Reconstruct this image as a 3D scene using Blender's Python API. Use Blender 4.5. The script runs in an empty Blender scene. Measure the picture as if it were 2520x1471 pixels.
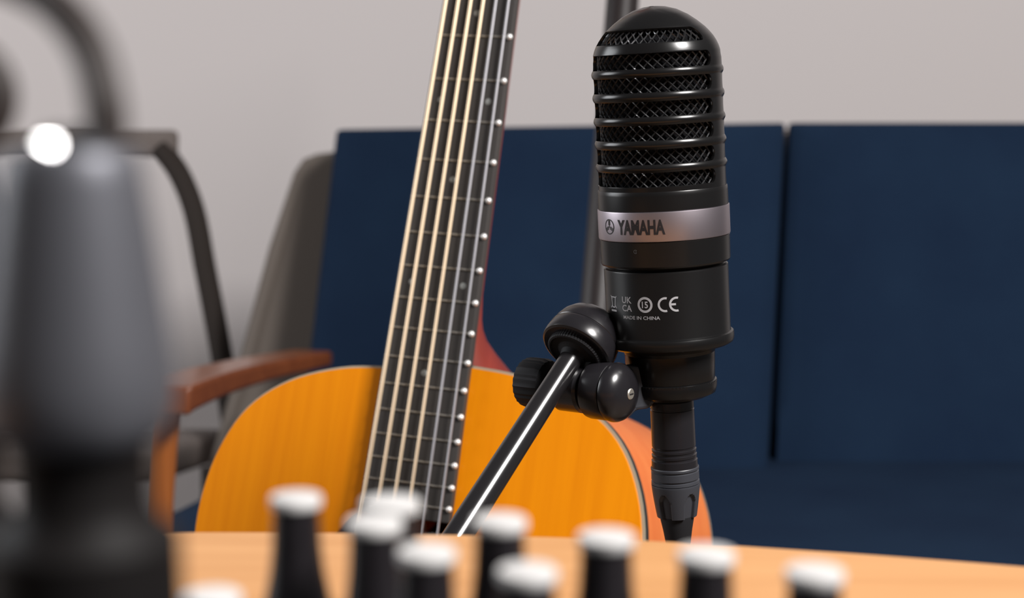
import bpy, bmesh, math, random
from mathutils import Vector, Matrix
random.seed(7)
S = bpy.context.scene
COL = S.collection
PI = math.pi

# ---------------------------------------------------------------- camera
W, H, F = 2520.0, 1471.0, 4200.0
PITCH = math.radians(7.9)
CAM = Vector((0, 0, 0.90))
RT = Vector((1, 0, 0)); FW = Vector((0, math.cos(PITCH), -math.sin(PITCH))); UP = Vector((0, math.sin(PITCH), math.cos(PITCH)))
cd = bpy.data.cameras.new('camera'); cam = bpy.data.objects.new('camera', cd); COL.objects.link(cam)
cam.matrix_world = Matrix.Translation(CAM) @ Matrix((RT, UP, -FW)).transposed().to_4x4()
cd.sensor_width = 36; cd.lens = F / W * 36; cd.clip_start = 0.01
cd.dof.use_dof = True; cd.dof.focus_distance = 0.775; cd.dof.aperture_fstop = 9.5
S.camera = cam

# ---------------------------------------------------------------- light and exposure
S.view_settings.view_transform = 'Standard'; S.view_settings.look = 'None'
S.view_settings.gamma = 1; S.view_settings.use_curve_mapping = False; S.view_settings.exposure = 0.0
w = bpy.data.worlds.new('world'); S.world = w; w.use_nodes = True
w.node_tree.nodes['Background'].inputs[0].default_value = (0.95, 0.93, 0.95, 1)
w.node_tree.nodes['Background'].inputs[1].default_value = 0.10

def area(name, loc, target, size, power, color=(1, 1, 1), sy=None):
    l = bpy.data.lights.new(name, 'AREA'); l.energy = power; l.color = color
    l.shape = 'RECTANGLE'; l.size = size; l.size_y = sy or size
    o = bpy.data.objects.new(name, l); COL.objects.link(o); o.location = loc
    o.rotation_euler = (Vector(target) - Vector(loc)).to_track_quat('-Z', 'Y').to_euler()
    return o
area('key_softbox', (1.27, -0.22, 2.35), (0.0, 1.1, 0.8), 0.6, 102, (1, 0.97, 0.95))
area('left_window', (-2.3, 1.3, 1.5), (0.1, 1.1, 0.8), 1.2, 34, (0.95, 0.97, 1.0))

# ---------------------------------------------------------------- helpers
def C(px, py, d):
    """the point at depth d (m) along the view through a point of the photograph"""
    return CAM + RT * ((px - W / 2) / F * d) - UP * ((py - H / 2) / F * d) + FW * d
def cv(x, y, z): return RT * x - UP * y + FW * z
def on_z(px, py, z):
    r = RT * ((px - W / 2) / F) - UP * ((py - H / 2) / F) + FW
    return CAM + r * ((z - CAM.z) / r.z)

def mat(name, rgb, rough=0.5, metal=0.0, coat=0.0, spec=0.5, bump=None, mix=None, aniso=0.0):
    """rgb linear; bump=(scale,strength,distance); mix=(rgb2, scale, stretch xyz, detail)"""
    m = bpy.data.materials.new(name); m.use_nodes = True
    nt = m.node_tree; b = nt.nodes['Principled BSDF']
    b.inputs['Base Color'].default_value = (*rgb, 1); b.inputs['Roughness'].default_value = rough
    b.inputs['Metallic'].default_value = metal; b.inputs['Coat Weight'].default_value = coat
    b.inputs['Coat Roughness'].default_value = 0.08; b.inputs['Specular IOR Level'].default_value = spec
    b.inputs['Anisotropic'].default_value = aniso
    tc = nt.nodes.new('ShaderNodeTexCoord')
    if mix:
        mp = nt.nodes.new('ShaderNodeMapping'); mp.inputs['Scale'].default_value = mix[2]
        nz = nt.nodes.new('ShaderNodeTexNoise'); nz.inputs['Scale'].default_value = mix[1]; nz.inputs['Detail'].default_value = mix[3]
        rp = nt.nodes.new('ShaderNodeValToRGB')
        rp.color_ramp.elements[0].position = 0.3; rp.color_ramp.elements[1].position = 0.7
        rp.color_ramp.elements[0].color = (*rgb, 1); rp.color_ramp.elements[1].color = (*mix[0], 1)
        nt.links.new(tc.outputs['Object'], mp.inputs[0]); nt.links.new(mp.outputs[0], nz.inputs[0])
        nt.links.new(nz.outputs[0], rp.inputs[0]); nt.links.new(rp.outputs[0], b.inputs['Base Color'])
    if bump:
        n2 = nt.nodes.new('ShaderNodeTexNoise'); n2.inputs['Scale'].default_value = bump[0]; n2.inputs['Detail'].default_value = 3
        bp = nt.nodes.new('ShaderNodeBump'); bp.inputs['Strength'].default_value = bump[1]; bp.inputs['Distance'].default_value = bump[2]
        nt.links.new(tc.outputs['Object'], n2.inputs[0]); nt.links.new(n2.outputs[0], bp.inputs['Height'])
        nt.links.new(bp.outputs[0], b.inputs['Normal'])
    return m

def tag(o, label=None, cat=None, group=None, kind=None):
    if label: o['label'] = label
    if cat: o['category'] = cat
    if group: o['group'] = group
    if kind: o['kind'] = kind
    return o
def empty(name, m, label, cat):
    o = bpy.data.objects.new(name, None); COL.objects.link(o); o.empty_display_size = 0.02
    o.matrix_world = m; return tag(o, label, cat)
def build(name, verts, faces, m, parent=None, smooth=30, bevel=None, solid=None, world=False):
    me = bpy.data.meshes.new(name)
    if world and parent is not None:
        top = parent
        while top.parent: top = top.parent
        iv = top.matrix_world.inverted(); verts = [iv @ Vector(v) for v in verts]
    me.from_pydata([tuple(v) for v in verts], [], faces); me.validate()
    bm = bmesh.new(); bm.from_mesh(me); bmesh.ops.remove_doubles(bm, verts=bm.verts, dist=1e-7)
    bmesh.ops.recalc_face_normals(bm, faces=bm.faces); bm.to_mesh(me); bm.free()
    if m: me.materials.append(m)
    if smooth:
        me.polygons.foreach_set('use_smooth', [True] * len(me.polygons)); me.set_sharp_from_angle(angle=math.radians(smooth))
    o = bpy.data.objects.new(name, me); COL.objects.link(o)
    if parent is not None: o.parent = parent
    if solid:
        s = o.modifiers.new('solid', 'SOLIDIFY'); s.thickness = solid; s.offset = -1
    if bevel:
        b = o.modifiers.new('bevel', 'BEVEL'); b.width = bevel[0]; b.segments = bevel[1]; b.limit_method = 'ANGLE'; b.angle_limit = math.radians(35)
        b.harden_normals = False
    return o

def lathe(prof, seg=64, rfun=None, M=None):
    """prof [(r,z)] -> verts, faces around Z (closed with caps where r>0)"""
    vs, fs = [], []
    n = len(prof)
    for r, z in prof:
        for k in range(seg):
            a = 2 * PI * k / seg
            rr = r if rfun is None else rfun(r, z, a)
            vs.append(Vector((rr * math.sin(a), -rr * math.cos(a), z)))
    for i in range(n - 1):
        for k in range(seg):
            k2 = (k + 1) % seg
            fs.append((i * seg + k, i * seg + k2, (i + 1) * seg + k2, (i + 1) * seg + k))
    for i in (0, n - 1):
        if prof[i][0] > 1e-6: fs.append(tuple(range(i * seg, (i + 1) * seg)))
    if M is not None: vs = [M @ v for v in vs]
    return vs, fs
def axis_m(p, d, up=None):
    """matrix whose Z runs along d at p"""
    q = Vector(d).normalized().to_track_quat('Z', 'Y')
    return Matrix.Translation(p) @ q.to_matrix().to_4x4()
def tube(pts, rad, seg=12, caps=True):
    pts = [Vector(p) for p in pts]; n = len(pts)
    rad = rad if isinstance(rad, (list, tuple)) else [rad] * n
    vs, fs = [], []
    t0 = (pts[1] - pts[0]).normalized()
    nrm = t0.orthogonal().normalized()
    for i, p in enumerate(pts):
        t = (pts[min(i + 1, n - 1)] - pts[max(i - 1, 0)]).normalized()
        nrm = (nrm - t * nrm.dot(t)).normalized(); b = t.cross(nrm)
        for k in range(seg):
            a = 2 * PI * k / seg
            vs.append(p + (nrm * math.cos(a) + b * math.sin(a)) * rad[i])
    for i in range(n - 1):
        for k in range(seg):
            k2 = (k + 1) % seg
            fs.append((i * seg + k, i * seg + k2, (i + 1) * seg + k2, (i + 1) * seg + k))
    if caps: fs += [tuple(range(seg)), tuple(range((n - 1) * seg, n * seg))]
    return vs, fs
def spline(pts, sub=8):
    pts = [Vector(p) for p in pts]; out = []
    for i in range(len(pts) - 1):
        p0, p1, p2, p3 = pts[max(i - 1, 0)], pts[i], pts[i + 1], pts[min(i + 2, len(pts) - 1)]
        for k in range(sub):
            t = k / sub
            out.append(0.5 * ((2 * p1) + (p2 - p0) * t + (2 * p0 - 5 * p1 + 4 * p2 - p3) * t * t + (3 * p1 - p0 - 3 * p2 + p3) * t ** 3))
    out.append(pts[-1]); return out
def join(*parts):
    vs, fs = [], []
    for v, f in parts:
        o = len(vs); vs += list(v); fs += [tuple(i + o for i in q) for q in f]
    return vs, fs
def box(x0, x1, y0, y1, z0, z1):
    v = [Vector((x, y, z)) for z in (z0, z1) for y in (y0, y1) for x in (x0, x1)]
    return v, [(0, 2, 3, 1), (4, 5, 7, 6), (0, 1, 5, 4), (2, 6, 7, 3), (0, 4, 6, 2), (1, 3, 7, 5)]
def prism(a, b):
    n = len(a)
    return list(a) + list(b), [tuple(range(n)), tuple(range(n, 2 * n))] + [(i, (i + 1) % n, n + (i + 1) % n, n + i) for i in range(n)]
def rounded_hex(c, r=(0.08, 0.08, 0.2), n=14, bulge=0.0):
    """soft block: c = 8 corners (front TL,TR,BR,BL, then back TL,TR,BR,BL); r rounding per axis; bulge pushes the front out (m)"""
    vs, fs = [], []; idx = {}
    fn = (c[1] - c[0]).cross(c[3] - c[0]).normalized()
    if fn.dot(c[0] - c[4]) < 0: fn = -fn
    def vert(p):
        key = tuple(round(t, 5) for t in p)
        if key in idx: return idx[key]
        q = []; d = []
        for t, rr in zip(p, r):
            inn = max(-(1 - rr), min(1 - rr, t)); q.append(inn); d.append((t - inn) / rr)
        L = math.sqrt(sum(x * x for x in d)); mx = max(abs(x) for x in d)
        if L > 1e-9: d = [x / L for x in d] if mx > 0.999 else d
        s = [q[i] + d[i] * r[i] for i in range(3)]
        u, v, t = (s[0] + 1) / 2, (s[1] + 1) / 2, (s[2] + 1) / 2
        fr = (c[3] * (1 - u) + c[2] * u) * (1 - v) + (c[0] * (1 - u) + c[1] * u) * v
        bk = (c[7] * (1 - u) + c[6] * u) * (1 - v) + (c[4] * (1 - u) + c[5] * u) * v
        P = bk * (1 - t) + fr * t
        P = P + fn * bulge * t * (1 - s[0] ** 4) * (1 - s[1] ** 4)
        idx[key] = len(vs); vs.append(P); return idx[key]
    g = []
    for k in range(n + 1): g.append(-math.cos(PI * k / n))
    for ax in range(3):
        for sg in (-1, 1):
            for i in range(n):
                for j in range(n):
                    q = []
                    for (a, b) in ((i, j), (i + 1, j), (i + 1, j + 1), (i, j + 1)):
                        p = [0, 0, 0]; p[ax] = sg; p[(ax + 1) % 3] = g[a]; p[(ax + 2) % 3] = g[b]; q.append(vert(p))
                    fs.append(tuple(q))
    return vs, fs

# ---------------------------------------------------------------- materials
M = {}
M['wall'] = mat('painted_wall', (0.60, 0.56, 0.555), 0.9, bump=(60, 0.08, 0.002))
M['floor'] = mat('floor_boards', (0.22, 0.16, 0.11), 0.5, mix=((0.16, 0.11, 0.075), 6, (1, 8, 1), 4))
M['navy'] = mat('navy_fabric', (0.0062, 0.0155, 0.037), 0.95, spec=0.12, bump=(900, 0.35, 0.002), mix=((0.0085, 0.021, 0.046), 7, (1, 1, 1), 6))
M['greyfab'] = mat('grey_fabric', (0.14, 0.118, 0.102), 0.95, spec=0.2, bump=(700, 0.3, 0.002))
M['chairfab'] = mat('chair_fabric', (0.15, 0.128, 0.118), 0.95, spec=0.1, bump=(700, 0.3, 0.002))
M['armwood'] = mat('armrest_wood', (0.17, 0.044, 0.011), 0.3, coat=0.15, mix=((0.24, 0.068, 0.018), 5, (1, 12, 12), 5))
M['legwood'] = mat('sofa_leg_wood', (0.28, 0.085, 0.02), 0.3, coat=0.2, mix=((0.36, 0.12, 0.03), 6, (10, 10, 1), 5))
M['chairmetal'] = mat('dark_chair_frame', (0.024, 0.018, 0.015), 0.7, spec=0.2)
M['pole'] = mat('gloss_black_pole', (0.016, 0.012, 0.012), 0.45, spec=0.3)
M['spruce'] = mat('amber_spruce_top', (0.76, 0.228, 0.0015), 0.4, coat=0.05, spec=0.15, mix=((0.83, 0.265, 0.002), 12, (14, 0.6, 1), 6))
M['mahogany'] = mat('mahogany_side', (0.74, 0.17, 0.035), 0.35, coat=0.25, mix=((0.82, 0.23, 0.055), 9, (6, 1, 6), 5))
M['neckwood'] = mat('red_neck_wood', (0.24, 0.035, 0.022), 0.3, coat=0.5, mix=((0.30, 0.05, 0.03), 9, (6, 1, 6), 5))
M['ebony'] = mat('fretboard_wood', (0.040, 0.036, 0.034), 0.5, spec=0.4, mix=((0.052, 0.047, 0.044), 20, (8, 0.6, 1), 5))
M['cream'] = mat('cream_binding', (0.33, 0.31, 0.24), 0.4)
M['blackplastic'] = mat('black_binding', (0.02, 0.022, 0.02), 0.4)
M['dark'] = mat('guitar_inner_shade', (0.03, 0.015, 0.008), 0.9)  # near-black instead of mahogany: shade inside the body put into colour
M['fret'] = mat('fret_nickel', (0.42, 0.40, 0.36), 0.4, metal=0.8)
M['fretglint'] = mat('fret_glint_nickel', (0.95, 0.94, 0.92), 0.5, metal=0.6)  # far paler than the frets: the glint on their ends put into colour
M['bronze'] = mat('bronze_string', (0.80, 0.62, 0.43), 0.45, metal=0.6)
M['steel'] = mat('steel_string', (0.40, 0.39, 0.41), 0.45, metal=0.7)
M['pearl'] = mat('dot_inlay', (0.27, 0.28, 0.27), 0.35)
M['micblack'] = mat('satin_black_microphone', (0.006, 0.0058, 0.006), 0.25, spec=0.42)
M['micbody'] = mat('matte_black_microphone_body', (0.006, 0.0058, 0.006), 0.3, spec=0.38)
M['mesh'] = mat('black_wire_mesh', (0.13, 0.13, 0.135), 0.25, metal=0.8)
M['foam'] = mat('black_foam', (0.004, 0.004, 0.005), 0.95, spec=0.1)
M['band'] = mat('silver_band', (0.46, 0.41, 0.45), 0.40, metal=1.0)
M['inkblack'] = mat('black_print', (0.012, 0.010, 0.012), 0.5)
M['inkgrey'] = mat('grey_print', (0.42, 0.42, 0.44), 0.6)
M['inkdim'] = mat('dim_print', (0.05, 0.05, 0.05), 0.6)
M['gloss'] = mat('gloss_black_fitting', (0.012, 0.011, 0.013), 0.26, spec=0.6)
M['rod'] = mat('polished_black_rod', (0.012, 0.011, 0.012), 0.2, spec=0.9)
M['rubber'] = mat('black_rubber', (0.012, 0.012, 0.014), 0.65, spec=0.25)
M['bluegrey'] = mat('dark_grey_collar', (0.035, 0.037, 0.045), 0.45)
M['screw'] = mat('nickel_screw', (0.72, 0.68, 0.60), 0.4, metal=0.9)
M['table'] = mat('light_tabletop_wood', (0.52, 0.25, 0.094), 0.45, coat=0.0, spec=0.3, mix=((0.59, 0.30, 0.122), 5, (1.5, 14, 1), 6))
M['knob'] = mat('black_knob', (0.012, 0.010, 0.012), 0.35)
M['cap'] = mat('white_knob_cap', (0.58, 0.57, 0.56), 0.5, spec=0.3)
M['panel'] = mat('mixer_panel', (0.022, 0.022, 0.025), 0.45, bump=(1200, 0.05, 0.0004))
M['plug'] = mat('grey_plug_shell', (0.105, 0.107, 0.122), 0.48, metal=0.5)
M['plugblack'] = mat('black_plug_base', (0.006, 0.005, 0.005), 0.6, spec=0.15)
M['plugdark'] = mat('dark_plug_shell', (0.035, 0.036, 0.042), 0.6, spec=0.3)
M['cable'] = mat('dark_brown_cable', (0.020, 0.013, 0.011), 0.6)
M['chrome'] = mat('chrome_glint', (0.9, 0.9, 0.9), 0.36, metal=1)  # only for the added glint tab on the near plug

# ---------------------------------------------------------------- setting
def plate(name, b, m):
    o = build(name, *b, m, smooth=0); o['kind'] = 'structure'; return o
plate('wall_back', box(-3.0, 3.0, 2.85, 2.95, 0.0, 2.9), M['wall'])
plate('floor', box(-3.0, 3.0, -1.5, 2.85, -0.1, 0.0), M['floor'])
bb = build('baseboard_back', *box(-3.0, 3.0, 2.835, 2.85, 0.0, 0.08), M['wall'], smooth=0, bevel=(0.004, 2)); bb['kind'] = 'structure'

# ---------------------------------------------------------------- sofa
sofa = empty('sofa', Matrix.Translation((0.3, 2.1, 0)), 'navy blue two-seat sofa with grey back shell and brown wooden armrests, against the wall', 'sofa')
def px_block(front, back): return [C(*p) for p in front] + [C(*p) for p in back]
DT, DB = 2.15, 2.02
build('back_cushion', *rounded_hex(px_block([(826, 316, DT), (1934, 300, DT - .01), (1888, 1200, DB - .015), (722, 1200, DB)],
      [(850, 330, DT + .10), (1925, 310, DT + .10), (1890, 1180, DB + .13), (740, 1180, DB + .13)]), (0.009, 0.03, 0.4), 16, 0.006), M['navy'], sofa, smooth=60, world=True)
build('back_cushion', *rounded_hex(px_block([(1939, 300, DT + .02), (3060, 300, DT + .02), (3040, 1200, DB + .02), (1898, 1200, DB + .02)],
      [(1945, 310, DT + .12), (3060, 310, DT + .12), (3040, 1180, DB + .15), (1895, 1180, DB + .15)]), (0.009, 0.03, 0.4), 16, 0.004), M['navy'], sofa, smooth=60, world=True)
# grey outer shell behind the cushions
sh_f = [(745, 392, 2.27), (776, 380, 2.27), (846, 372, 2.27), (870, 330, 2.275), (3060, 309, 2.275), (3100, 1330, 2.17), (462, 1330, 2.17), (512, 1150, 2.19), (588, 880, 2.21), (660, 610, 2.24), (722, 425, 2.265)]
build('back_shell', *prism([C(*p) for p in sh_f], [C(p[0] + (8 if p[0] < 800 else 0), p[1] - 2, p[2] + .05) for p in sh_f]), M['greyfab'], sofa, smooth=40, bevel=(0.012, 3), world=True)
zs = 0.4225
def seat_block(x0f, x1f, x0b, x1b, yf, yb, z1, z0):
    return [Vector((x0b, yb, z1)), Vector((x1b, yb, z1)), Vector((x1f, yf, z1)), Vector((x0f, yf, z1)),
            Vector((x0b, yb, z0)), Vector((x1b, yb, z0)), Vector((x1f, yf, z0)), Vector((x0f, yf, z0))]
build('seat_cushion', *rounded_hex(seat_block(-.462, .98, -.272, .90, 1.52, 2.10, zs, .29), (0.03, 0.06, 0.4), 18, 0.004), M['navy'], sofa, smooth=60, world=True)
b4 = [Vector(p) for p in ((-.38, 1.56, .23), (.96, 1.56, .23), (.88, 2.22, .23), (-.26, 2.22, .23))]
build('seat_frame', *prism(b4, [p + Vector((0, 0, .062)) for p in b4]), M['greyfab'], sofa, smooth=0, bevel=(0.006, 2), world=True)
def armrest(pts, wid, th):
    c = spline(pts, 6); vs, fs = [], []
    for i, p in enumerate(c):
        t = (c[min(i + 1, len(c) - 1)] - c[max(i - 1, 0)]).normalized(); s = t.cross(Vector((0, 0, 1))).normalized(); u = s.cross(t)
        k = i / (len(c) - 1); ww = wid[0] * (1 - k) + wid[1] * k; tt = th[0] * (1 - k) + th[1] * k
        for a, b in ((-1, -1), (1, -1), (1, 1), (-1, 1)): vs.append(p + s * a * ww / 2 + u * b * tt / 2)
    for i in range(len(c) - 1):
        for k in range(4): fs.append((i * 4 + k, i * 4 + (k + 1) % 4, i * 4 + 4 + (k + 1) % 4, i * 4 + 4 + k))
    n = len(c) - 1; fs += [(0, 1, 2, 3), (n * 4, n * 4 + 1, n * 4 + 2, n * 4 + 3)]
    return vs, fs
arm_l = [C(770, 880, 2.02), C(640, 905, 1.86), C(520, 935, 1.70), C(425, 966, 1.57), C(380, 985, 1.52)]
arm_r = [Vector((2 * .29 - p.x + .02, p.y, p.z)) for p in arm_l]
for pts, sx in ((arm_l, 1), (arm_r, -1)):
    build('armrest', *armrest(pts, (.05, .065), (.018, .026)), M['armwood'], sofa, smooth=40, bevel=(0.005, 3), world=True)
    p = pts[-2]
    top = p + Vector((-.006 * sx, 0.0, -.012)); bot = Vector((p.x - .055 * sx, p.y - .03, 0.0))
    build('front_leg', *tube([top, top.lerp(bot, .5), bot], [.0125, .0125, .010], 16), M['legwood'], sofa, smooth=40, world=True)
    q = pts[0] + Vector((0, .03, -.03))
    build('rear_leg', *tube([q, Vector((q.x - .01 * sx, q.y + .10, 0))], [.014, .010], 16), M['legwood'], sofa, smooth=40, world=True)

# ---------------------------------------------------------------- chair behind the sofa's left end
chair = empty('side_chair', Matrix.Translation(C(300, 1060, 2.4) * 1), 'grey upholstered chair with dark curved metal legs behind the sofa arm', 'chair')
CD = 2.42
build('top_rail', *rounded_hex(px_block([(-120, 318, CD), (442, 318, CD), (440, 388, CD), (-120, 388, CD)],
      [(-120, 322, CD + .05), (436, 322, CD + .05), (436, 384, CD + .05), (-120, 384, CD + .05)]), (0.06, 0.5, 0.6), 10), M['chairfab'], chair, smooth=60, world=True)
def leg_path(dx): return spline([C(395 + dx, 365, CD + .01), C(440 + dx, 425, CD), C(478 + dx, 520, CD - .01), C(505 + dx, 660, CD - .02), C(532 + dx, 800, CD - .03), C(553 + dx, 920, CD - .04), C(575 + dx, 1060, CD - .05)], 6)
for dx in (0,):
    p = leg_path(dx); e = p[-1]
    build('leg', *tube(p + [Vector((e.x + .03, e.y - .04, .2)), Vector((e.x + .05, e.y - .05, 0))], .0155, 14), M['chairmetal'], chair, smooth=40, world=True)
    p = [Vector((2 * C(160, 500, CD).x - v.x, v.y, v.z)) for v in p]; e = p[-1]
    build('leg', *tube(p + [Vector((e.x - .03, e.y - .04, .2)), Vector((e.x - .05, e.y - .05, 0))], .0155, 14), M['chairmetal'], chair, smooth=40, world=True)
for x in (522, -120):
    a = C(x, 1150, 2.05); build('leg', *tube([a, Vector((a.x, a.y - .02, 0))], .0135, 14), M['chairmetal'], chair, smooth=40, world=True)
xl, xr = C(-230, 1000, 2.3).x, C(545, 1000, 2.3).x
build('seat', *rounded_hex([Vector((xl, 2.42, .375)), Vector((xr, 2.42, .375)), Vector((xr - .04, 2.05, .43)), Vector((xl + .02, 2.05, .43)),
      Vector((xl, 2.42, .335)), Vector((xr, 2.42, .335)), Vector((xr - .04, 2.05, .387)), Vector((xl + .02, 2.05, .387))], (0.08, 0.08, 0.5), 10, 0.004), M['chairfab'], chair, smooth=60, world=True)

# ---------------------------------------------------------------- glossy pole behind the microphone
PT, PB = C(1537, -60, 1.62), C(1468, 790, 1.52)
d = (PB - PT).normalized(); foot = PT + d * ((PT.z - .012) / -d.z)
stand = empty('floor_stand', Matrix.Translation((foot.x, foot.y, 0)), 'glossy black slanted stand pole rising behind the microphone in front of the sofa', 'stand')
top = PT - d * .35
build('pole', *tube([top, PT, PB, foot], .0155, 28), M['pole'], stand, smooth=40, world=True)
build('pole_cap', *lathe([(0.0, 0.006), (.010, .005), (.0155, 0.0), (.0155, -.004)], 24, M=axis_m(top, -d)), M['pole'], stand, smooth=40, world=True)
build('base', *lathe([(0.0, .018), (.03, .018), (.13, .012), (.14, .006), (.14, 0.0)], 48), M['pole'], stand, smooth=30)

# ---------------------------------------------------------------- acoustic guitar
gu = cv(0.13822286, -0.98022703, 0.14159594); gv = cv(0.9302492, 0.07942857, -0.35822832); gh = cv(-0.33989832, -0.18123486, -0.92283425)
g0 = CAM + cv(-.05028382594, .03526232585, 1.00016776)
GM = Matrix((gv * .001, gu * .001, gh * .001)).transposed().to_4x4(); GM.translation = g0   # local mm: x across, y up the neck, z out of the top
RG = Matrix((gv, gu, gh)).transposed().to_4x4(); RG.translation = g0
guitar = empty('acoustic_guitar', RG, 'acoustic guitar with amber top and dark fretboard leaning before the navy sofa', 'guitar')
mm = 0.001
def G(name, vf, m, parent=None, **k):
    return build(name, [Vector(v) * mm for v in vf[0]], vf[1], m, parent or guitar, **k)
SC = 650.0
fx = lambda n: SC * (1 - 2 ** (-n / 12))
X14 = fx(14); fw = lambda x: 43 + 12 * x / X14
ZT = -7.0                                          # height of the soundboard below the fretboard's face
half = [(0, 0), (28, 0.5), (62, 4), (96, 15), (122, 34), (138, 62), (145, 95), (144, 130), (139, 165), (136, 195), (140, 235), (156, 285), (181, 335), (199, 380), (201, 420), (186, 460), (150, 487), (100, 500), (50, 505), (0, 506)]
hs = [(v.x, v.y) for v in spline([Vector((a, b, 0)) for a, b in half], 5)]
outline = [(x, -s) for x, s in hs] + [(-x, -s) for x, s in hs[-2:0:-1]]
outline = [(x * .975 + 3.0, y - (5 * min(1, -x / 25) if x < 0 else 0)) for x, y in outline]
no = len(outline)
def offs(o, dd):
    out = []
    for i, (x, y) in enumerate(o):
        a, b = o[i - 1], o[(i + 1) % len(o)]; tx, ty = b[0] - a[0], b[1] - a[1]; L = math.hypot(tx, ty) or 1
        out.append((x + ty / L * -dd * -1 * -1, y - tx / L * -dd * -1 * -1) if False else (x - ty / L * dd, y + tx / L * dd))
    return out
inner = offs(outline, -1.7)
if abs(inner[30][0]) > abs(outline[30][0]): inner = offs(outline, 1.7)
sh_c, sh_r = (0, -133), 50.0
def fill(loops, z):
    bm = bmesh.new(); es = []
    for lp in loops:
        vs = [bm.verts.new((x, y, z)) for x, y in lp]
        es += [bm.edges.new((vs[i], vs[(i + 1) % len(vs)])) for i in range(len(vs))]
    bmesh.ops.triangle_fill(bm, edges=es, use_beauty=True)
    bm.verts.index_update()
    r = ([v.co.copy() for v in bm.verts], [tuple(v.index for v in f.verts) for f in bm.faces]); bm.free(); return r
circ = lambda r, n=64: [(sh_c[0] + r * math.cos(2 * PI * i / n), sh_c[1] + r * math.sin(2 * PI * i / n)) for i in range(n)]
G('soundboard', fill([inner, circ(sh_r)], ZT), M['spruce'], smooth=0, solid=2.6 * mm)
depth = lambda y: 158 + 18 * min(1, -y / 500)
def strip(o, z0f, z1f):
    n = len(o); vs = [Vector((x, y, z0f(y))) for x, y in o] + [Vector((x, y, z1f(y))) for x, y in o]
    return vs, [(i, (i + 1) % n, n + (i + 1) % n, n + i) for i in range(n)]
def ring(oa, ob, z):
    n = len(oa); return [Vector((x, y, z)) for x, y in oa] + [Vector((x, y, z)) for x, y in ob], [(i, (i + 1) % n, n + (i + 1) % n, n + i) for i in range(n)]
G('side', strip(outline, lambda y: ZT - 5.5, lambda y: ZT - depth(y) + 2.0), M['mahogany'], smooth=60)
inn2 = offs(outline, -1.2 if abs(offs(outline, -1)[30][0]) < abs(outline[30][0]) else 1.2)
G('binding', join(ring(outline, inner, ZT + .1), strip(outline, lambda y: ZT + .1, lambda y: ZT - 1.5)), M['cream'], smooth=40)
G('purfling', strip(offs(outline, .15 if inn2 is None else (.15 if abs(offs(outline, .15)[30][0]) > abs(outline[30][0]) else -.15)), lambda y: ZT - 1.4, lambda y: ZT - 7.5), M['blackplastic'], smooth=60)
G('back_binding', strip(offs(outline, .3 if abs(offs(outline, .3)[30][0]) > abs(outline[30][0]) else -.3), lambda y: ZT - depth(y) + 2.2, lambda y: ZT - depth(y)), M['cream'], smooth=60)
bv, bf = fill([outline], 0); G('back', ([Vector((v.x, v.y, ZT - depth(v.y))) for v in bv], bf), M['mahogany'], smooth=0)
bv, bf = fill([offs(circ(62), 0)], 0); G('soundhole_shade', ([Vector((v.x, v.y, ZT - depth(v.y) + 6)) for v in bv], bf), M['dark'], smooth=0)  # dark disc behind the soundhole, painted as the shade inside the body
for r0, r1, mm_ in ((52, 53.5, 'blackplastic'), (54, 57.5, 'cream'), (58, 59.5, 'blackplastic')):
    G('rosette_ring', ring(circ(r1), circ(r0), ZT + .15), M[mm_], smooth=0)
# neck with heel
def neck_sec(u, w_, dd, pw=1.0):
    return [Vector((w_ / 2 * math.copysign(abs(math.cos(t)) ** pw, math.cos(t)), u, -6 - dd * math.sin(t))) for t in [PI * k / 16 for k in range(17)]]
secs = []
for u, dd in [(X14, 14), (250, 15), (120, 16), (60, 16.5), (42, 17), (34, 18.5), (28, 22), (23, 29), (18, 43), (13, 68), (8, 95), (4, 118), (1.5, 130), (0.0, 136)]:
    secs.append(neck_sec(u, fw(X14 - u) - 0.6, dd, 1.0 if u > 34 else 0.55))
nv = [v for s in secs for v in s]; nf = []
for i in range(len(secs) - 1):
    for k in range(16): nf.append((i * 17 + k, i * 17 + k + 1, (i + 1) * 17 + k + 1, (i + 1) * 17 + k))
nf += [tuple(range(17)), tuple(range(len(nv) - 17, len(nv)))]
for i in range(len(secs) - 1): nf.append((i * 17, i * 17 + 16, (i + 1) * 17 + 16, (i + 1) * 17))
G('neck', (nv, nf), M['neckwood'], smooth=50)
uE = -(fx(20) - X14) - 8
fb = [Vector((-fw(0) / 2, X14, 0)), Vector((fw(0) / 2, X14, 0)), Vector((fw(X14 - uE) / 2, uE, 0)), Vector((-fw(X14 - uE) / 2, uE, 0))]
G('fretboard', prism(fb, [v + Vector((0, 0, -6.2)) for v in fb]), M['ebony'], smooth=0, bevel=(0.6 * mm, 2))
for n in range(1, 21):
    x = fx(n); wv = fw(x) / 2 - .6
    f = G('fret', tube([Vector((-wv, X14 - x, .15)), Vector((wv, X14 - x, .15))], [.7, .7], 8), M['fret'], smooth=60)
    G('fret_end_glint', lathe([(0, 1.7), (1.0, 1.45), (1.7, .6), (1.95, -.2), (1.3, -1.1)], 12, M=Matrix.Translation((wv - .4, X14 - x, .35))), M['fretglint'], f, smooth=60)  # oversized pale bead on the fret's right end stands in for its glint
def dot(x, y): G('position_dot', lathe([(0, .12), (1.7, .1), (1.9, 0.0), (1.9, -.5)], 20, M=Matrix.Translation((x, y, 0))), M['pearl'], smooth=40)
for n in (3, 5, 9, 15): dot(0, X14 - (fx(n) + fx(n - 1)) / 2)
for n, e in ((7, 15.5), (12, 16.5)):
    for s in (-1, 1): dot(s * e, X14 - (fx(n) + fx(n - 1)) / 2)
diam = [2.4, 2.25, 2.15, 2.05, 1.5, 1.4]
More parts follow.
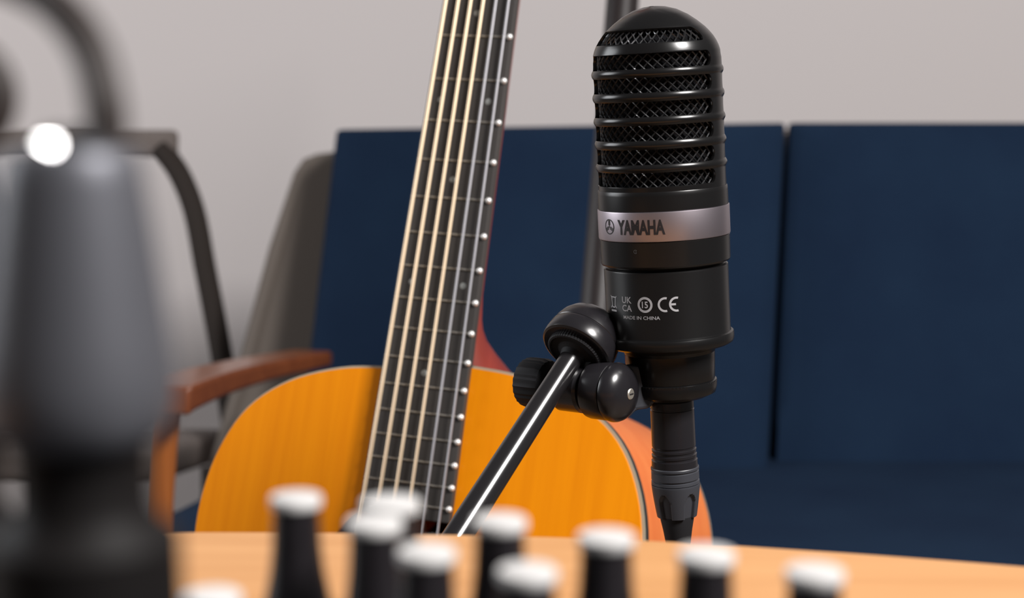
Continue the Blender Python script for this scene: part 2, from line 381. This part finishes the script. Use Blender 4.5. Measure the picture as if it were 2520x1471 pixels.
for k in range(6):
    t = -1 + 2 * k / 5; pts = []
    for x in (0, 130, 260, 390, 520, SC): pts.append(Vector((t * (37 + 18 * x / SC) / 2, X14 - x, 2.0 + 2.08 * x / X14)))
    pts = [Vector((t * 16, X14 + 60 + 12 * abs(t), -3))] + pts + [Vector((t * 27.5, X14 - SC - 9, ZT + 7))]
    G('string', tube(pts, diam[k] / 2, 8), M['bronze' if k < 4 else 'steel'], smooth=60)
G('nut', box(-21.5, 21.5, X14, X14 + 5, -6, 2.2), M['cream'], smooth=0, bevel=(.5 * mm, 2))
hp = [(-21, 5), (-27, 30), (-34, 60), (-36, 170), (-12, 182), (12, 182), (36, 170), (34, 60), (27, 30), (21, 5)]
hz = lambda y: -2 - y * .2
G('headstock', prism([Vector((x, X14 + y, hz(y))) for x, y in hp], [Vector((x, X14 + y, hz(y) - 15)) for x, y in hp]), M['neckwood'], smooth=30, bevel=(1 * mm, 2))
for s in (-1, 1):
    for y in (50, 95, 140):
        tn = G('tuner', lathe([(3, -14), (3, 8), (2.2, 11), (3, 14), (0, 15)], 16, M=Matrix.Translation((s * 22, X14 + y, hz(y)))), M['fret'], smooth=40)
        G('tuner_button', lathe([(0, 0), (3, .5), (3.2, 6), (6.5, 9), (7, 16), (4, 20), (0, 21)], 16, M=Matrix.Translation((s * 34, X14 + y, hz(y) - 10)) @ Matrix.Rotation(s * PI / 2, 4, 'Y')), M['fret'], tn, smooth=40)
yb = X14 - SC
G('bridge', prism([Vector(p) for p in ((-80, yb + 6, ZT), (-40, yb + 10, ZT), (40, yb + 10, ZT), (80, yb + 6, ZT), (80, yb - 16, ZT), (40, yb - 26, ZT), (-40, yb - 26, ZT), (-80, yb - 16, ZT))],
  [Vector(p) for p in ((-80, yb + 6, ZT + 4), (-40, yb + 10, ZT + 8.5), (40, yb + 10, ZT + 8.5), (80, yb + 6, ZT + 4), (80, yb - 16, ZT + 4), (40, yb - 26, ZT + 8.5), (-40, yb - 26, ZT + 8.5), (-80, yb - 16, ZT + 4))]), M['ebony'], smooth=0, bevel=(1 * mm, 2))
G('saddle', box(-37, 37, yb - 1.5, yb + 1.5, ZT + 5, ZT + 12.5), M['cream'], smooth=0)
# stand that carries the guitar (below the table line)
GW = lambda x, y, z: RG @ (Vector((x, y, z)) * mm)
gs = empty('guitar_stand', Matrix.Translation((GW(0, -520, -60).x, GW(0, -520, -60).y, 0)), 'low black guitar stand holding the acoustic guitar behind the table', 'stand')
for s in (-1, 1):
    a, b, c_ = GW(s * 90, -505, 12), GW(s * 90, -514.5, -20), GW(s * 90, -514.5, -140)
    build('cradle_arm', *tube(spline([GW(s * 90, -488, 16), a, b, c_], 5), .008, 12), M['rubber'], gs, smooth=40, world=True)
    build('front_leg', *tube([c_, Vector((c_.x + s * .12, c_.y - .20, 0.008))], .009, 12), M['gloss'], gs, smooth=40, world=True)
cA, cB = GW(-90, -514.5, -140), GW(90, -514.5, -140)
build('crossbar', *tube([cA, cB], .009, 12), M['gloss'], gs, smooth=40, world=True)
mid_ = (cA + cB) / 2
build('rear_leg', *tube([mid_, Vector((mid_.x, mid_.y + .16, .008))], .009, 12), M['gloss'], gs, smooth=40, world=True)

# ---------------------------------------------------------------- microphone (local mm, Z along its axis, -Y to the camera)
MP = C(1634, 550, .788)
MR = Matrix.Translation(MP) @ Matrix.Rotation(-math.radians(3.25), 4, 'Y')
mic = empty('studio_microphone', MR, 'black capsule-shaped studio microphone with slotted grille and silver lettered band', 'microphone')
def K(name, vf, m, parent=None, **k):
    return build(name, [Vector(v) * mm for v in vf[0]], vf[1], m, parent or mic, **k)
# grille cage with real slots: rows follow the profile, columns bend round the slot ends
dome = [(0.0, 99.3), (5, 98.8), (10, 97.4), (15, 94.8), (19, 91.9), (22.4, 89.0), (24.6, 86.6), (26.2, 84.5), (27.4, 82.4), (28.3, 80.3), (28.9, 78.3), (29.3, 75)]
def cage_r(z):
    if z > 75:
        for (r1, z1), (r0, z0) in zip(dome, dome[1:]):
            if z0 <= z <= z1: return r0 + (r1 - r0) * (z - z0) / (z1 - z0)
    return 29.4
slots = [(82.6, 88.9), (71.4, 78.2), (61.0, 67.6), (50.3, 57.0), (39.8, 46.5), (29.2, 35.9), (19.2, 25.6)]
def in_slot(z):
    for a, b in slots:
        if a - 1e-6 <= z <= b + 1e-6: return (a, b)
    return None
AZC, AZH = math.radians(-26), math.radians(76)
rows = []
for i, (a, b) in enumerate(slots):
    for k in range(9): rows.append(b - (b - a) * (0.5 - 0.5 * math.cos(PI * k / 8)))
    nxt = slots[i + 1][1] if i + 1 < len(slots) else None
    if nxt is not None:
        for t in (.15, .3, .5, .7, .85): rows.append(a - (a - nxt) * t)
    else: rows += [18.9, 18.2, 17.6, 17.2, 17.0, 13.0, 8.3]
toprows = [z for r, z in dome if z > 89.05][1:]
rows = [99.1] + toprows + [90.0] + rows
NS, NR = 44, 14
vs, fs = [], []
NC = 2 * (NS + NR)
def bulge(z):
    s = in_slot(z)
    if s or z > 82 or z < 19.2: return 0.0
    for i in range(len(slots) - 1):
        a, b = slots[i + 1][1], slots[i][0]
        if a < z < b and i > 0: t = (z - a) / (b - a); return 0.75 * math.sin(PI * t)
    return 0.0
for z in rows:
    r = cage_r(z) + bulge(z)
    s = in_slot(z); rad_ = 3.2
    if s:
        zc, hh = (s[0] + s[1]) / 2, (s[1] - s[0]) / 2; q = min(1, abs(z - zc) / hh); cut = 2.4 * (1 - math.sqrt(max(0, 1 - q * q)))
    else: cut = 2.4
    if r < 1: r = 2.0
    if z > 82: cut += (29.4 - cage_r(z)) * .35
    ah = AZH - cut / max(r, 8)
    for side in (0, 1):
        c0 = AZC + side * PI
        for k in range(NS): vs.append(Vector((0, 0, z)) + Vector((math.sin(c0 - ah + 2 * ah * k / NS), -math.cos(c0 - ah + 2 * ah * k / NS), 0)) * r)
        gap = PI - 2 * ah
        for k in range(NR):
            a = c0 + ah + gap * k / NR; vs.append(Vector((0, 0, z)) + Vector((math.sin(a), -math.cos(a), 0)) * r)
for i in range(len(rows) - 1):
    z0, z1 = rows[i], rows[i + 1]; s0, s1 = in_slot(z0), in_slot(z1); hole = s0 is not None and s0 == s1
    for k in range(NC):
        if hole and (k % (NS + NR)) < NS: continue
        k2 = (k + 1) % NC
        fs.append((i * NC + k, i * NC + k2, (i + 1) * NC + k2, (i + 1) * NC + k))
fs.append(tuple(range(NC)))
K('grille_cage', (vs, fs), M['micblack'], smooth=38, solid=1.5 * mm, bevel=(.28 * mm, 2))
# woven mesh behind the slots
mv, mf = [], []; NA = 40; zz = [96.5 - 2.05 * j for j in range(48)]
zz = [z for z in zz if z > 16.5]
for j, z in enumerate(zz):
    r = min(27.2, max(4, cage_r(z) - 2.6))
    for i in range(NA):
        a = 2 * PI * (i + .5 * (j % 2)) / NA; mv.append(Vector((r * math.sin(a), -r * math.cos(a), z)))
for j in range(len(zz) - 2):
    for i in range(NA):
        e = 1 if j % 2 else 0
        l = (j + 1) * NA + (i + e - 1) % NA; rr = (j + 1) * NA + (i + e) % NA
        mf.append((j * NA + i, l, (j + 2) * NA + i, rr))
wm = K('wire_mesh', (mv, mf), M['mesh'], smooth=0); wm['kind'] = 'stuff'
wf = wm.modifiers.new('wire', 'WIREFRAME'); wf.thickness = 1.05 * mm; wf.use_even_offset = False
K('foam_core', lathe([(0, 93), (10, 92), (18, 88), (22.5, 83), (25, 78), (25.6, 72), (25.6, 17)], 48), M['foam'], smooth=60)
K('body_tube', lathe([(27, 17.2), (29.55, 17.0), (29.75, 16.6), (29.9, 15.0), (30.0, 8.4), (29.6, 8.0), (29.6, -5.2), (30.0, -5.6), (29.9, -16.6), (29.5, -17.4), (27.2, -17.9), (27.0, -18.4), (27.4, -18.9), (28.6, -19.3), (28.75, -20), (28.7, -49.5), (28.9, -50.2), (29.9, -50.6), (30.2, -51.4), (30.2, -53.8), (29.7, -55.2), (28.0, -56.2), (24, -57.4), (21.6, -58.2), (21, -60)], 128), M['micbody'], smooth=25)
band = K('silver_band', lathe([(29.8, 8.3), (30.25, 8.1), (30.35, 7.6), (30.35, -4.6), (30.25, -5.1), (29.8, -5.3)], 128), M['band'], smooth=25); band['label'] = 'silver band with black lettering'
# print wrapped round the body
def wrap(pts, az, z, R): return [Vector((R * math.sin(az + p[0] / R), -R * math.cos(az + p[0] / R), z + p[1])) for p in pts]
def text_mesh(body, width, height, bold=0.0):
    cu = bpy.data.curves.new('lettering', 'FONT'); cu.body = body; cu.size = 10; cu.offset = bold; cu.resolution_u = 3
    o = bpy.data.objects.new('lettering', cu); COL.objects.link(o); bpy.context.view_layer.update()
    me = o.evaluated_get(bpy.context.evaluated_depsgraph_get()).to_mesh()
    v = [(p.co.x, p.co.y) for p in me.vertices]; f = [tuple(q.vertices) for q in me.polygons]
    o.to_mesh_clear(); bpy.data.objects.remove(o); bpy.data.curves.remove(cu)
    x0, x1 = min(p[0] for p in v), max(p[0] for p in v); y0, y1 = min(p[1] for p in v), max(p[1] for p in v)
    return [((p[0] - (x0 + x1) / 2) * width / (x1 - x0), (p[1] - (y0 + y1) / 2) * height / (y1 - y0)) for p in v], f
def arc2(cx, cy, r0, r1, a0, a1, n=28):
    v, f = [], []
    for k in range(n + 1):
        a = math.radians(a0 + (a1 - a0) * k / n)
        v += [(cx + r0 * math.cos(a), cy + r0 * math.sin(a)), (cx + r1 * math.cos(a), cy + r1 * math.sin(a))]
    return v, [(2 * k, 2 * k + 1, 2 * k + 3, 2 * k + 2) for k in range(n)]
def quad2(x0, y0, x1, y1, t):
    L = math.hypot(x1 - x0, y1 - y0); nx, ny = -(y1 - y0) / L * t / 2, (x1 - x0) / L * t / 2
    return [(x0 + nx, y0 + ny), (x1 + nx, y1 + ny), (x1 - nx, y1 - ny), (x0 - nx, y0 - ny)], [(0, 1, 2, 3)]
def mark(name, vf, az, z, R, m, parent=None): return K(name, (wrap(vf[0], math.radians(az - 5.0), z, R), vf[1]), m, parent, smooth=0)
RB = 30.35 + .10
mark('maker_lettering', text_mesh('YAMAHA', 23.4, 6.8, .42), -21.0, 1.5, RB, M['inkblack'], band)
em = [arc2(0, 0, 3.0, 3.5, 0, 360, 36)]
for a in (90, 210, 330):
    ca, sa = math.cos(math.radians(a)), math.sin(math.radians(a))
    em.append(quad2(0, 0, ca * 3.1, sa * 3.1, .45))
    em.append(quad2(ca * .7 - sa * .55, sa * .7 + ca * .55, ca * 2.9 - sa * .55, sa * 2.9 + ca * .55, .3)); em.append(quad2(ca * .7 + sa * .55, sa * .7 - ca * .55, ca * 2.9 + sa * .55, sa * 2.9 - ca * .55, .3))
mark('emblem', join(*em), -54, 1.5, RB, M['inkblack'], band)
RL = 28.7 + .10
ZM = -33.6
mark('conformity_mark', join(arc2(-1.2, 0, 2.45, 3.4, 75, 285), arc2(3.9, 0, 2.45, 3.4, 75, 285), quad2(1.2, 0, 3.6, 0, .95)), .5, ZM, RL, M['inkgrey'])
mark('circle_mark', join(arc2(0, 0, 2.55, 3.6, 0, 360, 40), text_mesh('15', 2.9, 3.0, .2)), -20.5, ZM, RL, M['inkgrey'])
mark('approval_mark', join(*[([(x + 0, y + dy) for x, y in t[0]], t[1]) for t, dy in ((text_mesh('UK', 5.6, 3.0, .15), 1.9), (text_mesh('CA', 5.6, 3.0, .15), -1.8))]), -39.5, ZM, RL, M['inkgrey'])
mark('bin_mark', join(quad2(-2, 2.6, 2, 2.6, .5), quad2(-1.6, 2.3, -1.1, -2, .5), quad2(1.6, 2.3, 1.1, -2, .5), quad2(-1.1, -2, 1.1, -2, .5), quad2(-2.4, -2.4, 2.4, 3.2, .4), quad2(-2.4, 3.2, 2.4, -2.4, .4), quad2(-2.2, -3.6, 2.2, -3.6, .9)), -58, ZM, RL, M['inkgrey'])
mark('origin_lettering', text_mesh('MADE IN CHINA', 18.6, 1.6, .12), -25.5, -39.6, RL, M['inkgrey'])
mark('pattern_mark', join(arc2(0, 0, .6, .95, 40, 320, 20), quad2(.7, .6, .1, 0, .3), quad2(.7, -.6, .1, 0, .3)), -26, -9.4, 30.0 + .1, M['inkdim'])
# lower collar and knurled flange
K('mount_collar', lathe([(19, -58.0), (21.0, -58.6), (21.1, -59.5), (20.6, -72.4), (20.4, -73.0)], 96), M['micblack'], smooth=30)
K('knurled_ring', lathe([(20.2, -72.8), (21.1, -73.2), (21.2, -74.0), (21.2, -77.0), (20.6, -79.0), (16.5, -81.0), (11, -82.0)], 160, rfun=lambda r, z, a: r + (.22 * (1 if int(a / (2 * PI) * 160 + .5) % 2 else 0) if -76.8 < z < -73.1 else 0)), M['micblack'], smooth=25)

# ---------------------------------------------------------------- cable plugged into the microphone
plug = empty('microphone_cable', MR, 'black ribbed cable plug and lead hanging from the base of the microphone', 'cable')
def Pz(y): return (550 - y) / 5.24
def KP(name, vf, m, **k): return K(name, vf, m, plug, **k)
KP('connector_shell', lathe([(9, Pz(975)), (10.2, Pz(985)), (10.25, Pz(1002)), (9.9, Pz(1003)), (9.9, Pz(1006)), (10.25, Pz(1007)), (10.35, Pz(1098)), (10.0, Pz(1100)), (10.0, Pz(1104)), (10.5, Pz(1106)), (10.5, Pz(1111)), (10.1, Pz(1112.5)), (10.1, Pz(1117)), (10.6, Pz(1119)), (10.6, Pz(1125)), (10.2, Pz(1126.5)), (10.3, Pz(1131)), (10.8, Pz(1133)), (10.9, Pz(1150)), (9, Pz(1152))], 96), M['gloss'], smooth=25)
KP('collar_ring', lathe([(9, Pz(1149)), (11.1, Pz(1150)), (11.35, Pz(1152)), (11.35, Pz(1157)), (10.8, Pz(1159)), (10.8, Pz(1161)), (11.2, Pz(1162.5)), (11.3, Pz(1180)), (10.8, Pz(1181)), (10.8, Pz(1184)), (11.3, Pz(1185.5)), (11.4, Pz(1192)), (9.5, Pz(1194))], 96), M['bluegrey'], smooth=25)
def grip_r(r, z, a):
    t = (Pz(1195) - z) / (Pz(1195) - Pz(1276))
    n = 5; ph = ((a - math.radians(35)) / (2 * PI / n) + .5) % 1 - .5
    if t < .22: return r
    wdt = .24 * math.sqrt(min(1, (t - .22) / .25))
    return r - 1.5 * max(0, min(1, (wdt - abs(ph)) / .03))
gp = [(9, Pz(1192)), (11.35, Pz(1194))] + [(11.4 - 2.0 * (k / 24) ** 1.3, Pz(1195 + 81 * k / 24)) for k in range(25)] + [(7.2, Pz(1277))]
KP('grip', lathe(gp, 160, grip_r), M['bluegrey'], smooth=30)
KP('boot', lathe([(8.0, Pz(1262)), (7.9, Pz(1285)), (6.9, Pz(1312)), (5.2, Pz(1370)), (4.0, Pz(1400)), (3.2, Pz(1402))], 64), M['rubber'], smooth=30)
e0 = Vector((0, 0, Pz(1395))) * mm
lead = spline([e0, e0 + Vector((.0, .005, -.08)), e0 + Vector((.03, .03, -.25)), e0 + Vector((.06, .10, -.45)), e0 + Vector((.09, .16, -.62))], 8)
wz = [MR @ v for v in lead]; last = wz[-1]
wz = wz + [Vector((last.x + .02, last.y + .03, .03)), Vector((last.x + .06, last.y + .06, .0035)), Vector((last.x + .25, last.y + .02, .0035))]
wz = [v for v in wz if v.z > .002]
build('lead', *tube(spline(wz, 3), .0031, 14), M['rubber'], plug, smooth=60, world=True)

# ---------------------------------------------------------------- boom arm with swivel that holds the microphone
rim = C(1419, 862, .785); low = C(1130, 1312, .728)
rd = (rim - low).normalized()
rend = low - rd * .24
boom = empty('boom_stand', Matrix.Translation((rend.x, rend.y, 0)), 'glossy black boom arm with rounded clutch and swivel knobs holding the microphone', 'stand')
def B(name, vf, m, parent=None, **k): return build(name, *vf, m, parent or boom, world=True, **k)
def BL(prof, p, dr, seg=64, rf=None): return lathe([(r * mm, z * mm) for r, z in prof], seg, rf, axis_m(p, dr))
B('arm', tube([rend, low, rim + rd * .004], [.0063, .0062, .0053], 32), M['rod'], smooth=40)
cap = B('clutch_cap', BL([(13.5, -.8), (16.3, -1.0), (17.3, -.4), (17.6, .6), (17.6, 3), (17.3, 7.0), (17.0, 7.6), (16.8, 7.7), (16.7, 8.1), (16.9, 8.4), (16.6, 10.5), (15.6, 14), (13.5, 17.5), (10.5, 20.2), (6.5, 22.0), (2.5, 22.7), (0, 22.8)], rim, rd, 96), M['gloss'], smooth=25)
kn = lambda r, z, a: r + (.25e-3 if (int(a / (2 * PI) * 120 + .5) % 2 and r > .0124) else 0)
B('clutch_ring', BL([(0, 2), (12.0, 2), (13.2, 1.5), (13.3, -2.5), (12.9, -3.2), (12.2, -3.4), (11.4, -2.6), (8.5, -2.4), (6.2, -3.5), (5.4, -6)], rim, rd, 120, kn), M['rubber'], cap, smooth=25)
ax = cv(.80, .065, -.60).normalized()
pr = C(1516, 965, .776); pl = pr - ax * .042
B('swivel_disc', BL([(0, -13), (12.0, -13), (13.0, -12.4), (13.3, -11), (13.3, -3.0), (13.0, -2.2), (12.0, -1.5)], pr, ax, 72), M['gloss'], smooth=25)
dk = B('swivel_knob', BL([(12.2, -1.8), (13.5, -1.2), (13.7, 0.0), (13.5, 1.6), (12.6, 3.6), (10.6, 5.6), (8.0, 6.9), (4.5, 7.7), (0, 8.0)], pr, ax, 72), M['gloss'], smooth=25)
ss_ = pr + ax * .0076
sv, sf = BL([(2.6, -.4), (2.6, .4), (2.2, .75), (0, .8)], ss_, ax, 24)
sc = B('screw', (sv, sf), M['screw'], dk, smooth=30)
u1 = ax.cross(Vector((0, 0, 1))).normalized(); u2 = ax.cross(u1)
for q in (u1, u2):
    w_ = ax.cross(q) * .0003; c0 = ss_ + ax * .00085
    B('cross_slot', prism([c0 - q * .0014 - w_, c0 + q * .0014 - w_, c0 + q * .0014 + w_, c0 - q * .0014 + w_], [p + ax * .00015 for p in (c0 - q * .0014 - w_, c0 + q * .0014 - w_, c0 + q * .0014 + w_, c0 - q * .0014 + w_)]), M['inkblack'], sc, smooth=0) if q is u1 else None
B('swivel_barrel', BL([(0, -30), (10.6, -30), (11.4, -29), (11.4, -17), (10.6, -15.5), (8.5, -14.5), (8.5, -12)], pr, ax, 64), M['gloss'], smooth=25)
B('lock_knob', BL([(0, -52), (9.0, -52), (11.2, -50.5), (11.8, -48), (11.8, -40), (11.0, -37.5), (8, -36.5), (6, -36), (6, -29)], pr, ax, 64, lambda r, z, a: r * (1 + .02 * math.cos(24 * a) if r > .0105 else 1)), M['rubber'], smooth=30)
nk = pr - ax * .019
B('clutch_neck', tube([rim + rd * .006 + cv(.004, .003, .006), (rim + nk) / 2 + cv(.006, .004, .004), nk + cv(0, .003, .002)], [.0115, .0098, .0095], 28), M['gloss'], smooth=40)
# bracket plate from swivel to the microphone's collar
bp_ = [(1540, 895, .783), (1574, 902, .783), (1598, 928, .784), (1625, 938, .785), (1625, 972, .785), (1598, 1004, .784), (1566, 1008, .783), (1545, 1030, .782)]
B('bracket', prism([C(*p) for p in bp_], [C(p[0] - 2, p[1], p[2] + .014) for p in bp_]), M['bluegrey'], smooth=0, bevel=(.0012, 2))
B('upright', tube([rend + rd * .01, Vector((rend.x, rend.y, rend.z - .03)), Vector((rend.x, rend.y, .02))], [.009, .010, .011], 24), M['rod'], smooth=40)
build('base', *lathe([(0.0, .024), (.02, .024), (.10, .016), (.115, .010), (.115, 0.0)], 48), M['micbody'], boom, smooth=30)

# ---------------------------------------------------------------- table
ZTB = 0.74
edge = [on_z(px, py, ZTB) for px, py in [(-420, 1316), (-100, 1309), (200, 1305.5), (450, 1304), (800, 1305), (1150, 1311), (1450, 1319), (1700, 1330), (1950, 1346), (2200, 1363), (2520, 1388), (2800, 1412), (3200, 1452)]]
edge = spline(edge, 4)
edge[0].x -= .25
poly = edge + [Vector((edge[-1].x + .10, edge[-1].y - .12, ZTB)), Vector((edge[-1].x + .12, -.06, ZTB)), Vector((edge[0].x, -.06, ZTB))]
table = empty('table', Matrix.Translation((0, .2, 0)), 'light tan wooden table with curved far edge below the guitar and microphone', 'table')
build('tabletop', *prism(poly, [p - Vector((0, 0, .025)) for p in poly]), M['table'], table, smooth=0, bevel=(.003, 3), world=True)
for x, y in ((-.36, .40), (.42, .28), (-.36, .0), (.42, .0)):
    build('leg', *tube([Vector((x, y, ZTB - .026)), Vector((x, y, 0))], [.022, .016], 20), M['table'], table, smooth=40, world=True)

# ---------------------------------------------------------------- mixer with tall knobs
ZP = 0.785
mixer = empty('audio_mixer', Matrix.Translation((-.01, .24, ZTB)), 'black audio mixer with tall white-capped knobs standing on the tan table', 'mixer')
base4 = [Vector((-.21, .01, ZTB + .004)), Vector((.27, -.01, ZTB + .004)), Vector((.27, .326, ZTB + .004)), Vector((-.21, .372, ZTB + .004))]
build('housing', *prism(base4, [Vector((p.x * .985, p.y * .98 + .005, ZP)) for p in base4]), M['panel'], mixer, smooth=0, bevel=(.004, 3), world=True)
for x, y in ((-.18, .04), (.24, .02), (.24, .29), (-.18, .34)):
    build('foot', *lathe([(.008, 0), (.008, .005)], 20, M=Matrix.Translation((x, y, ZTB))), M['rubber'], mixer, smooth=30, world=True)
caps = [(728, 1220, .330, 66), (962, 1232, .328, 76), (922, 1280, .316, 72), (1050, 1352, .300, 76), (1230, 1276, .320, 70), (1298, 1400, .292, 78), (1492, 1316, .316, 74), (1738, 1358, .309, 74), (2005, 1402, .301, 76), (520, 1462, .300, 78)]
for px, py, d_, hw in caps:
    p = C(px, py, d_); r = .95 * hw * d_ / F; hgt = p.z - ZP
    kb = build('control_knob', *lathe([(0, hgt - .0018), (r * .90, hgt - .0018), (r * .92, hgt - .004), (r * .97, hgt - .010), (r * 1.08, hgt - .015), (r * 1.26, hgt - .0195), (r * 1.46, hgt - .0235), (r * 1.55, hgt * .04), (r * 1.55, .0002)], 40, M=Matrix.Translation((p.x, p.y, ZP))), M['knob'], mixer, smooth=35, world=True)
    build('knob_cap', *lathe([(r * .88, hgt - .0020), (r * .98, hgt - .0019), (r, hgt - .0016), (r, hgt - .0003), (r * .96, hgt), (r * .5, hgt + .0003), (0, hgt + .0004)], 40, M=Matrix.Translation((p.x, p.y, ZP))), M['cap'], kb, smooth=35, world=True)

# ---------------------------------------------------------------- large plug close to the lens with its cable
def cable_plug(cx0, cx1, pd, label, path, glint, shell='plug'):
    pxm = pd / F
    pa = C((cx0 + cx1) / 2, 900, pd)
    hc = empty('cable_plug', Matrix.Translation((pa.x, pa.y, ZP)), label, 'plug'); hc['group'] = 'cable plugs standing in the mixer'
    zpx = lambda y: C(cx0, y, pd).z - ZP
    body = [(30, 345), (150, 366), (163, 385), (172, 440), (190, 560), (208, 700), (224, 820), (236, 920), (236, 1000), (218, 1060), (190, 1085)]
    build('plug_shell', *lathe([(r * pxm, zpx(y)) for r, y in body], 64), M[shell], hc, smooth=40)
    build('plug_base', *lathe([(150 * pxm, zpx(1070)), (176 * pxm, zpx(1080)), (164 * pxm, zpx(1120)), (164 * pxm, zpx(1250)), (180 * pxm, zpx(1290)), (236 * pxm, zpx(1340)), (240 * pxm, zpx(1600)), (240 * pxm, .0002)], 64), M['plugblack'], hc, smooth=30)
    build('boot_collar', *lathe([(40 * pxm, zpx(318)), (64 * pxm, zpx(322)), (84 * pxm, zpx(338)), (96 * pxm, zpx(362)), (98 * pxm, zpx(372))], 48), M['rubber'], hc, smooth=40)
    if glint:                                        # added chrome tab, tipped between lamp and lens to make a glint
        p = C(158, 366, pd - 168 * pxm * .92)
        n = ((Vector((1.27, -.22, 2.35)) - p).normalized() + (CAM - p).normalized()).normalized()
        side = RT - n * RT.dot(n); side.normalize(); upv = n.cross(side)
        prof = [(-1.0, .12), (-.8, .3), (-.4, .62), (0, .88), (.4, 1.0), (.75, .85), (1.0, .35)]
        lp = [(x, h) for x, h in prof] + [(x, -h) for x, h in prof[::-1]]
        top = [p + side * x * 64 * pxm + upv * h * 27 * pxm for x, h in lp]
        build('glint_tab', *prism(top, [q - n * .0009 for q in top]), M['chrome'], hc, smooth=0, bevel=(.0002, 2), world=True)
    build('lead', *tube(spline(path(pd), 8), .0027, 16), M['cable'], hc, smooth=60, world=True)
def lead_a(pd):
    cp = [C(215, 420, pd), C(258, 340, pd), C(256, 245, pd), C(226, 130, pd + .002), C(165, 38, pd + .005), C(75, -28, pd + .01), C(-60, -70, pd + .015), C(-230, -40, pd + .025), C(-390, 120, pd + .04), C(-500, 420, pd + .05)]
    e = cp[-1]
    return cp + [Vector((e.x - .012, e.y + .01, .82)), Vector((e.x - .04, e.y + .03, ZP + .0045)), Vector((-.205, e.y + .05, ZP + .0035)), Vector((-.222, e.y + .055, ZP - .012)), Vector((-.232, e.y + .06, ZTB + .006)), Vector((-.26, e.y + .06, ZTB + .0035)), Vector((-.40, e.y, ZTB + .0035))]
def lead_b(pd):
    cp = [C(-215, 420, pd), C(-90, 370, pd), C(-10, 290, pd), C(-5, 200, pd), C(-70, 130, pd), C(-180, 120, pd), C(-330, 220, pd), C(-480, 500, pd)]
    e = cp[-1]
    return cp + [Vector((e.x - .012, e.y - .01, .81)), Vector((e.x - .035, e.y - .02, ZP + .0045)), Vector((-.205, e.y - .03, ZP + .0035)), Vector((-.222, e.y - .035, ZP - .012)), Vector((-.232, e.y - .04, ZTB + .006)), Vector((-.26, e.y - .04, ZTB + .0035)), Vector((-.40, e.y - .05, ZTB + .0035))]
cable_plug(190, 198, .213, 'grey and black cable plug with added bright glint tab and arching dark lead beside the knobs', lead_a, True)
cable_plug(-185, -160, .255, 'dark cable plug cut by the left frame edge, its lead bending over', lead_b, False, 'plugdark')
